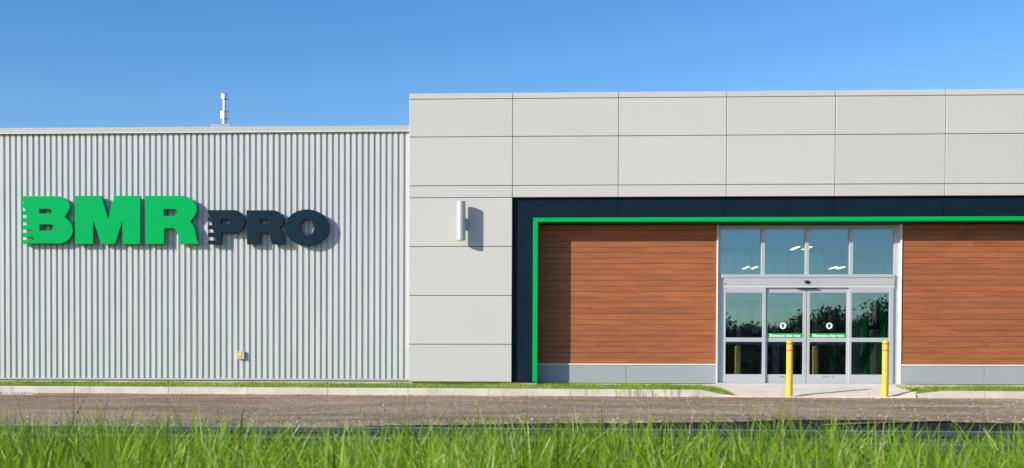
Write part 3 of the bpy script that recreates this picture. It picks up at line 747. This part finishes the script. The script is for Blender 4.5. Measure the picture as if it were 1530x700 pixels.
LP = [[(72, 170), (340, 170)] + arc(340, 287.5, 117, 117.5, -90, 90, 20) + [(215, 405), (215, 520), (75, 520)] + slit_left(75, [98, 120, 138, 165], None, gP),
      [(208, 263), (282, 263)] + arc(282, 290.5, 27, 27.5, -90, 90, 8) + [(208, 318)]]
LR2 = [[(475, 172), (735, 172)] + arc(740, 272, 122, 100, -90, 45, 14) + [(812, 357), (842, 385), (856, 430), (864, 480), (872, 510), (875, 521), (742, 521), (732, 485), (724, 445), (712, 415), (695, 405), (615, 405), (615, 521), (482, 521)],
       [(612, 263), (690, 263)] + arc(690, 290.5, 28, 27.5, -90, 90, 8) + [(612, 318)]]
LO = [arc(1104, 350, 228, 187, 0, 353, 52), arc(1103, 349, 73, 88, 0, 350, 36)]
YL = YR - 0.175
signs = [('B', LB, s1, o1, 'green', 'green block letter B with cut speed lines, first on the ribbed steel wall'),
         ('M', LM, s1, o1, 'green', 'green block letter M in the large lettering on the ribbed wall'),
         ('R', LR, s1, o1, 'green', 'large green block letter R on the ribbed wall, right of the M'),
         ('P', LP, s2, o2, 'navy', 'small navy letter P with cut speed lines on the ribbed wall'),
         ('R', LR2, s2, o2, 'navy', 'small navy letter R between P and O on the ribbed wall'),
         ('O', LO, s2, o2, 'navy', 'round navy letter O ending the sign on the ribbed wall')]
M['sign_green'] = mat('sign_green', (0.0, 0.385, 0.10), 0.55, var=0.02, spec=0.05); M['sign_navy'] = mat('sign_navy', (0.004, 0.021, 0.037), 0.5, var=0.1, spec=0.12)
for ch, outl, s, o, c, lab in signs:
    sp = [[(lambda p: (p.x, p.z))(P(o[0] + x / s, o[1] + y / s, YL)) for x, y in pts] for pts in outl]
    cx = sum(p[0] for p in sp[0]) / len(sp[0]); cz = min(p[1] for p in sp[0])
    sp = [[(x - cx, z - cz) for x, z in pts] for pts in sp]
    e = thing('sign_letter', lab, 'letter', (cx, YL, cz), 'raised letters of the wall sign')
    link('letter_face', curve_mesh('letter_face', sp, 0.11, 0.004), M['sign_' + c], e, loc=(cx, YL + 0.055, cz))
    xs_ = [p[0] for p in sp[0]]; zs_ = [p[1] for p in sp[0]]
    for fx, fz in ((0.30, 0.05), (0.30, 0.95)) if ch != 'O' else ((0.5, 0.08), (0.5, 0.92)):
        X, Zp = cx + min(xs_) + fx * (max(xs_) - min(xs_)), cz + min(zs_) + fz * (max(zs_) - min(zs_))
        box('standoff', (X - 0.012, YL + 0.109, Zp - 0.012), (X + 0.012, YR + 0.02, Zp + 0.012), M['cap'], e)

# ------------------------------------------------------------------ wall lamp, outlet box, flue, bollards
YLc = YG - 0.235
c0, c1 = P(688.6, 359.5, YLc), P(688.6, 301.0, YLc); H = c1.z - c0.z
t = thing('wall_lamp', 'silver upright cylinder wall lamp on the grey panels', 'lamp', (c0.x, YG, c0.z))
R_ = 0.103
lathe('lamp_body', [(R_ - 0.008, 0.0), (R_, 0.008), (R_, H - 0.008), (R_ - 0.008, H)], M['lamp'], t, (c0.x, YLc, c0.z), 40)
lathe('lens', [(R_ - 0.02, -0.006), (R_ - 0.02, -0.001)], M['white'], t, (c0.x, YLc, c0.z), 32)
zb_ = (c0.z + c1.z) / 2
box('bracket', (c0.x - 0.045, YLc + R_ - 0.01, zb_ - 0.12), (c0.x + 0.045, YG + 0.004, zb_ + 0.12), M['lamp'], t, bev=0.004)

a, b = P(355.2, 535.5, YR - 0.05), P(365.3, 524.8, YR - 0.05)
t = thing('outlet_box', 'small beige weathered outlet box low on the ribbed wall', 'outlet box', (a.x, YR, a.z))
boxes('back_box', [((a.x + 0.006, YR - 0.05, a.z + 0.006), (b.x - 0.006, YR + 0.02, b.z - 0.006))], M['cap'], t)
boxes('cover', [((a.x, YR - 0.065, a.z), (b.x, YR - 0.05, b.z))], M['beige'], t, bev=0.004)
boxes('lower_lip', [((a.x - 0.003, YR - 0.07, a.z - 0.02), (b.x + 0.003, YR - 0.03, a.z - 0.001))], M['cap'], t)

YV = 4.0
def vz(y): return P(336, y, YV).z
def vw(w): p = P(336, 165, YV).x; return P(336 + w / 2, 165, YV).x - p
c = P(335.8, 188, YV)
t = thing('flue_pipe', 'polished metal flue pipe with cap on the flat roof', 'flue', (c.x, YV, zRoofL))
zr = zRoofL
box('flashing', (P(319, 188, YV).x, YV - 0.3, zr - 0.001), (P(348, 188, YV).x, YV + 0.3, vz(188.0)), M['steel'], t, bev=0.01)
lathe('lower_pipe', [(vw(10), vz(190)), (vw(9.6), vz(177))], M['steel'], t, (c.x, YV, 0), 28)
lathe('collar', [(vw(9), vz(179)), (vw(13.2), vz(178.2)), (vw(13.4), vz(168)), (vw(12.4), vz(166.8))], M['steel'], t, (c.x, YV, 0), 8, smooth=False)
lathe('upper_pipe', [(vw(6.6), vz(167.5)), (vw(6.4), vz(148))], M['steel'], t, (c.x, YV, 0), 28)
lathe('cap', [(vw(9), vz(149.6)), (vw(11.4), vz(149)), (vw(11.6), vz(142)), (vw(10), vz(141))], M['steel'], t, (c.x, YV, 0), 8, smooth=False)

for px, base, top, lab in ((1179.3, 592.8, 508.4, 'yellow steel bollard in front of the sliding doors, the left one'), (1322.4, 594.0, 508.6, 'yellow steel bollard before the right fixed glass leaf, by the wood wall')):
    b0 = P(px, base, YK + 0.02); t1 = P(px, top, YK + 0.02).z; zg = ktop(b0.x); h = t1 - zg; r = 0.0665
    t = thing('bollard', lab, 'bollard', (b0.x, YK + 0.02, zg), 'yellow bollards at the entrance')
    pr = [(r, -0.05), (r, h - r * 0.8)] + [(r * math.cos(RAD(q)), h - r * 0.8 + r * 0.8 * math.sin(RAD(q))) for q in range(15, 86, 14)]
    lathe('post', pr, M['yellow'], t, (b0.x, YK + 0.02, zg), 32)
    for py in (514.2, 523.9):
        z = P(px, py, YK + 0.02).z - zg
        lathe('band', [(r + 0.0015, z - 0.012), (r + 0.0015, z + 0.012)], M['red'], t, (b0.x, YK + 0.02, zg), 32)

# ------------------------------------------------------------------ rails in the grass
for Y, l0, r0, lab in ((-20.9, (0, 648), (1290, 663), 'old steel rail nearer the camera, half hidden in the long grass'), (-19.4, (0, 634.6), (1290, 643.9), 'old steel rail along the dark asphalt edge, the farther of two')):
    zf = line_z(*l0, *r0, Y); t = thing('steel_rail', lab, 'rail', (0, Y, zf(0)), 'pair of rails along the road')
    def bar(name, m, y0, y1, d0, d1):
        bm = bmesh.new()
        vs_ = [[bm.verts.new((x, y, zf(x) + d)) for y, d in ((y0, d0), (y1, d0), (y1, d1), (y0, d1))] for x in (-14, 14)]
        for i in range(4): bm.faces.new((vs_[0][i], vs_[1][i], vs_[1][(i + 1) % 4], vs_[0][(i + 1) % 4]))
        bm.faces.new(vs_[0]); bm.faces.new(vs_[1]); link(name, to_mesh(bm, name), m, t)
    bar('running_surface', M['rail'], Y - 0.034, Y + 0.034, -0.006, 0.0); bar('rail_head', M['rust'], Y - 0.033, Y + 0.033, -0.035, -0.006); bar('rail_web', M['rust'], Y - 0.01, Y + 0.01, -0.14, -0.035); bar('rail_foot', M['rust'], Y - 0.065, Y + 0.065, -0.16, -0.14)

# ------------------------------------------------------------------ long grass
def blades(n, xr, yr, hfun, wr, seg=3, lean=0.35, tint0=0.45, tsp=0.2, zf=VERGE):
    y = CAM.y + yr[0] + (yr[1] - yr[0]) * np.sqrt(rng.uniform((0.25), 1, n)) if isinstance(yr, tuple) else yr(n)
    x = xr(y, n)
    h = hfun(x, y, n); w = rng.uniform(wr[0], wr[1], n); an = rng.uniform(0, 2 * math.pi, n)
    ln = np.abs(rng.normal(0, lean, n)) * h; la = rng.uniform(0, 2 * math.pi, n)
    dx, dy = ln * np.cos(la) + 0.02, ln * np.sin(la)
    bend = rng.uniform(1.3, 2.8, n); z0 = np.array([zf(q) for q in x]) if not callable(getattr(zf, 'vec', None)) else zf.vec(x)
    vs_ = []; ks = np.linspace(0, 1, seg + 1)
    for k in ks:
        wk = w * (1 - k ** 1.6) * 0.5; s = k ** bend
        zc = z0 + h * (k - 0.28 * (ln / h) * k ** 2)
        cx, cy = x + dx * s, y + dy * s
        if k < 1:
            vs_.append(np.stack([cx - wk * np.cos(an), cy - wk * np.sin(an), zc], 1)); vs_.append(np.stack([cx + wk * np.cos(an), cy + wk * np.sin(an), zc], 1))
        else: vs_.append(np.stack([cx, cy, zc], 1))
    v = np.stack(vs_, 1); m = v.shape[1]
    tri = []
    for i in range(seg - 1): tri += [(2 * i, 2 * i + 1, 2 * i + 3), (2 * i, 2 * i + 3, 2 * i + 2)]
    tri.append((2 * seg - 2, 2 * seg - 1, 2 * seg))
    f = (np.array(tri)[None] + m * np.arange(n)[:, None, None]).reshape(-1, 3)
    tint = np.clip(rng.normal(tint0, tsp, n) + 0.12 * np.sin(x * 1.7 + 1), 0, 0.9); dry = rng.uniform(0, 1, n) < 0.06; tint[dry] = rng.uniform(0.9, 1.0, dry.sum())
    return v.reshape(-1, 3), f, np.repeat(tint, len(tri))
def tufts(nt, per, dist_f, zf=VERGE, h0=0.36, hs=0.075, wr=(0.003, 0.0085), seg=4, xf=None):
    """grass in tufts: each has its own height, hue and the way it fans and leans"""
    cy = dist_f(nt); cx = (xf or xin)(cy, nt); k = rng.poisson(per, nt) + 2
    th = np.clip(h0 + 0.10 * (clump(cx, cy) - 0.5) + rng.normal(0, hs, nt), 0.1, 0.62); tt = np.clip(rng.normal(0.5, 0.17, nt), 0.05, 0.88)
    la0 = rng.uniform(0, 6.28, nt); l0 = np.abs(rng.normal(0, 0.22, nt)); n = k.sum(); i = np.repeat(np.arange(nt), k)
    a = rng.uniform(0, 6.28, n); rr = np.abs(rng.normal(0, 0.035, n))
    x, y = cx[i] + rr * np.cos(a), cy[i] + rr * np.sin(a); h = th[i] * rng.uniform(0.5, 1.08, n)
    w = rng.uniform(wr[0], wr[1], n) * (0.7 + 0.6 * rng.uniform(0, 1, nt)[i]); an = rng.normal(0, 0.75, n)
    fan = np.abs(rng.normal(0.28, 0.22, n)); dx = h * (fan * np.cos(a) + l0[i] * np.cos(la0[i])); dy = h * (fan * np.sin(a) + l0[i] * np.sin(la0[i]))
    droop = np.where(rng.uniform(0, 1, n) < 0.22, rng.uniform(0.3, 0.75, n), rng.uniform(0.0, 0.2, n)); bend = rng.uniform(1.2, 2.6, n)
    z0 = np.array([zf(q) for q in x]); ln = np.hypot(dx, dy) / h; vs_ = []
    for kk in np.linspace(0, 1, seg + 1):
        wk = w * (1 - kk ** 2.2) * 0.5 * (0.75 + 0.5 * min(1, kk * 3)); s = kk ** bend
        zc = z0 + h * (kk - (0.25 * ln + droop) * kk ** 3.0); X, Y = x + dx * s * (1 + droop), y + dy * s * (1 + droop)
        if kk < 1: vs_ += [np.stack([X - wk * np.cos(an), Y - wk * np.sin(an), zc], 1), np.stack([X + wk * np.cos(an), Y + wk * np.sin(an), zc + 0.2 * wk], 1)]
        else: vs_.append(np.stack([X, Y, zc], 1))
    v = np.stack(vs_, 1); m = v.shape[1]; tri = []
    for q in range(seg - 1): tri += [(2 * q, 2 * q + 1, 2 * q + 3), (2 * q, 2 * q + 3, 2 * q + 2)]
    tri.append((2 * seg - 2, 2 * seg - 1, 2 * seg))
    f = (np.array(tri)[None] + m * np.arange(n)[:, None, None]).reshape(-1, 3)
    tint = np.clip(tt[i] + rng.normal(0, 0.13, n), 0, 0.9); dry = rng.uniform(0, 1, n) < 0.05; tint[dry] = rng.uniform(0.91, 1.0, dry.sum())
    return v.reshape(-1, 3), f, np.repeat(tint, len(tri))
def join(parts):
    V, Fc, Tn, o = [], [], [], 0
    for v, f, t in parts: V.append(v); Fc.append(f + o); Tn.append(t); o += len(v)
    return np.concatenate(V), np.concatenate(Fc), np.concatenate(Tn)
def xin(y, n): d = y - CAM.y; return rng.uniform(-1, 1, n) * (0.55 * d + 0.5) + 0.06 * d
def clump(x, y): return 0.5 + 0.28 * np.sin(x * 2.1 + 0.6 * y + 0.4) + 0.22 * np.sin(x * 5.3 - 1.7 * y) 
def hlong(x, y, n):
    d = y - CAM.y
    return np.clip(0.365 + 0.13 * (clump(x, y) - 0.5) + rng.normal(0, 0.06, n) - 0.010 * np.maximum(0, d - 3), 0.1, 0.6)
def htall(x, y, n): return 0.40 + 0.24 * rng.uniform(0, 1, n) ** 1.5 + 0.03 * (clump(x, y) - 0.5)
dist = lambda n: CAM.y + 1.9 + 4.7 * rng.uniform(0, 1, n) ** 0.75
parts = [tufts(2300, 15, dist),
         tufts(330, 6, dist, h0=0.47, hs=0.06, wr=(0.003, 0.008), seg=5),
         tufts(34, 12, lambda n: CAM.y + 2.7 + 1.8 * rng.uniform(0, 1, n), h0=0.53, hs=0.05, wr=(0.003, 0.008), seg=5, xf=lambda y, n: (y - CAM.y) * (-0.05) + rng.normal(0, 0.16, n)),
         tufts(26, 8, lambda n: CAM.y + 2.7 + 1.8 * rng.uniform(0, 1, n), h0=0.45, hs=0.05, wr=(0.003, 0.008), seg=5, xf=lambda y, n: (y - CAM.y) * (-0.20) + rng.normal(0, 0.2, n)),
         blades(8000, xin, dist, lambda x, y, n: rng.uniform(0.10, 0.26, n), (0.006, 0.012), lean=0.8, tint0=0.3),
         blades(15000, xin, lambda n: CAM.y + 6.85 + 1.2 * rng.uniform(0, 1, n), lambda x, y, n: rng.uniform(0.08, 0.24, n) * (0.6 + 0.7 * clump(x, y)), (0.004, 0.008), tint0=0.38),
         blades(1200, xin, lambda n: CAM.y + 8.3 + 0.5 * rng.uniform(0, 1, n), lambda x, y, n: rng.uniform(0.05, 0.2, n), (0.004, 0.007), tint0=0.35, zf=lambda x: VERGE(x) - 0.1)]
V, Fc, Tn = join(parts)
g = link('long_grass', np_mesh('long_grass', V, Fc, Tn), M['grass'], label='long unmown green grass in the foreground verge', cat='grass', kind='stuff')

# ------------------------------------------------------------------ trees across the road, seen mirrored in the door glass
def tree_meshes(seed, h, wid):
    r = np.random.default_rng(seed)
    bm = bmesh.new()
    def limb(p0, p1, r0, r1, seg=7):
        p0, p1 = Vector(p0), Vector(p1); q = (p1 - p0).to_track_quat('Z', 'Y'); rg = []
        for p, rr in ((p0, r0), (p1, r1)): rg.append([bm.verts.new(p + q @ Vector((rr * math.cos(6.2832 * i / seg), rr * math.sin(6.2832 * i / seg), 0))) for i in range(seg)])
        for i in range(seg): bm.faces.new((rg[0][i], rg[0][(i + 1) % seg], rg[1][(i + 1) % seg], rg[1][i]))
    limb((0, 0, -0.3), (0.1, 0, h * 0.45), 0.2, 0.13); limb((0.1, 0, h * 0.45), (0, 0.1, h * 0.9), 0.13, 0.03)
    cl = []
    for i in range(22):
        a = r.uniform(0, 6.28); z = h * r.uniform(0.08, 0.9); rad = wid * (1.05 - 0.8 * max(0, z / h - 0.28)) * r.uniform(0.3, 0.85)
        e = (rad * math.cos(a), rad * math.sin(a), z); limb((0.05, 0, z * 0.75), e, 0.05, 0.015, 5); cl.append(e)
    cl.append((0, 0, h * 0.93)); cl = np.array(cl); n = 5200
    c = cl[r.integers(0, len(cl), n)] + r.normal(0, 1, (n, 3)) * np.array([0.23, 0.23, 0.2]) * wid
    s = r.uniform(0.11, 0.22, n); u = r.normal(0, 1, (n, 3)); u /= np.linalg.norm(u, axis=1)[:, None]
    w = np.cross(u, r.normal(0, 1, (n, 3))); w /= np.linalg.norm(w, axis=1)[:, None]
    v = np.stack([c - u * s[:, None], c + w * s[:, None] * 0.6, c + u * s[:, None], c - w * s[:, None] * 0.6], 1).reshape(-1, 3)
    t = np.clip(r.beta(2, 2, n), 0, 1)
    tm = to_mesh(bm, 'trunk'); tm.materials.append(M['bark'])
    lm = np_mesh('crown', v, np.arange(4 * n).reshape(-1, 4), t); lm.materials.append(M['leaf'])
    return tm, lm
kinds = [tree_meshes(s, h, w) for s, h, w in ((1, 7.6, 2.7), (2, 6.6, 2.5), (3, 8.6, 2.3), (4, 6.0, 3.0))]
trees = []
for i in range(64):
    trees.append((4 + (i // 2) * 2.1 + random.uniform(-0.9, 0.9), (-92 if i % 2 else -104) + random.uniform(-4, 4)))
for x, y in trees:
    t = thing('field_tree', 'dark leafy tree in the tree line mirrored in the door glass', 'tree', (x, y, VERGE(25) - 0.1), 'tree line mirrored in the glass')
    tm, lm = random.choice(kinds); s = random.uniform(0.78, 0.95); rzv = random.uniform(0, 6.28)
    for nm, me in (('trunk', tm), ('crown', lm)):
        o = link(nm, me, None, t, loc=(x, y, VERGE(25) - 0.1)); o.scale = (s * 1.4, s * 1.4, s); o.rotation_euler[2] = rzv
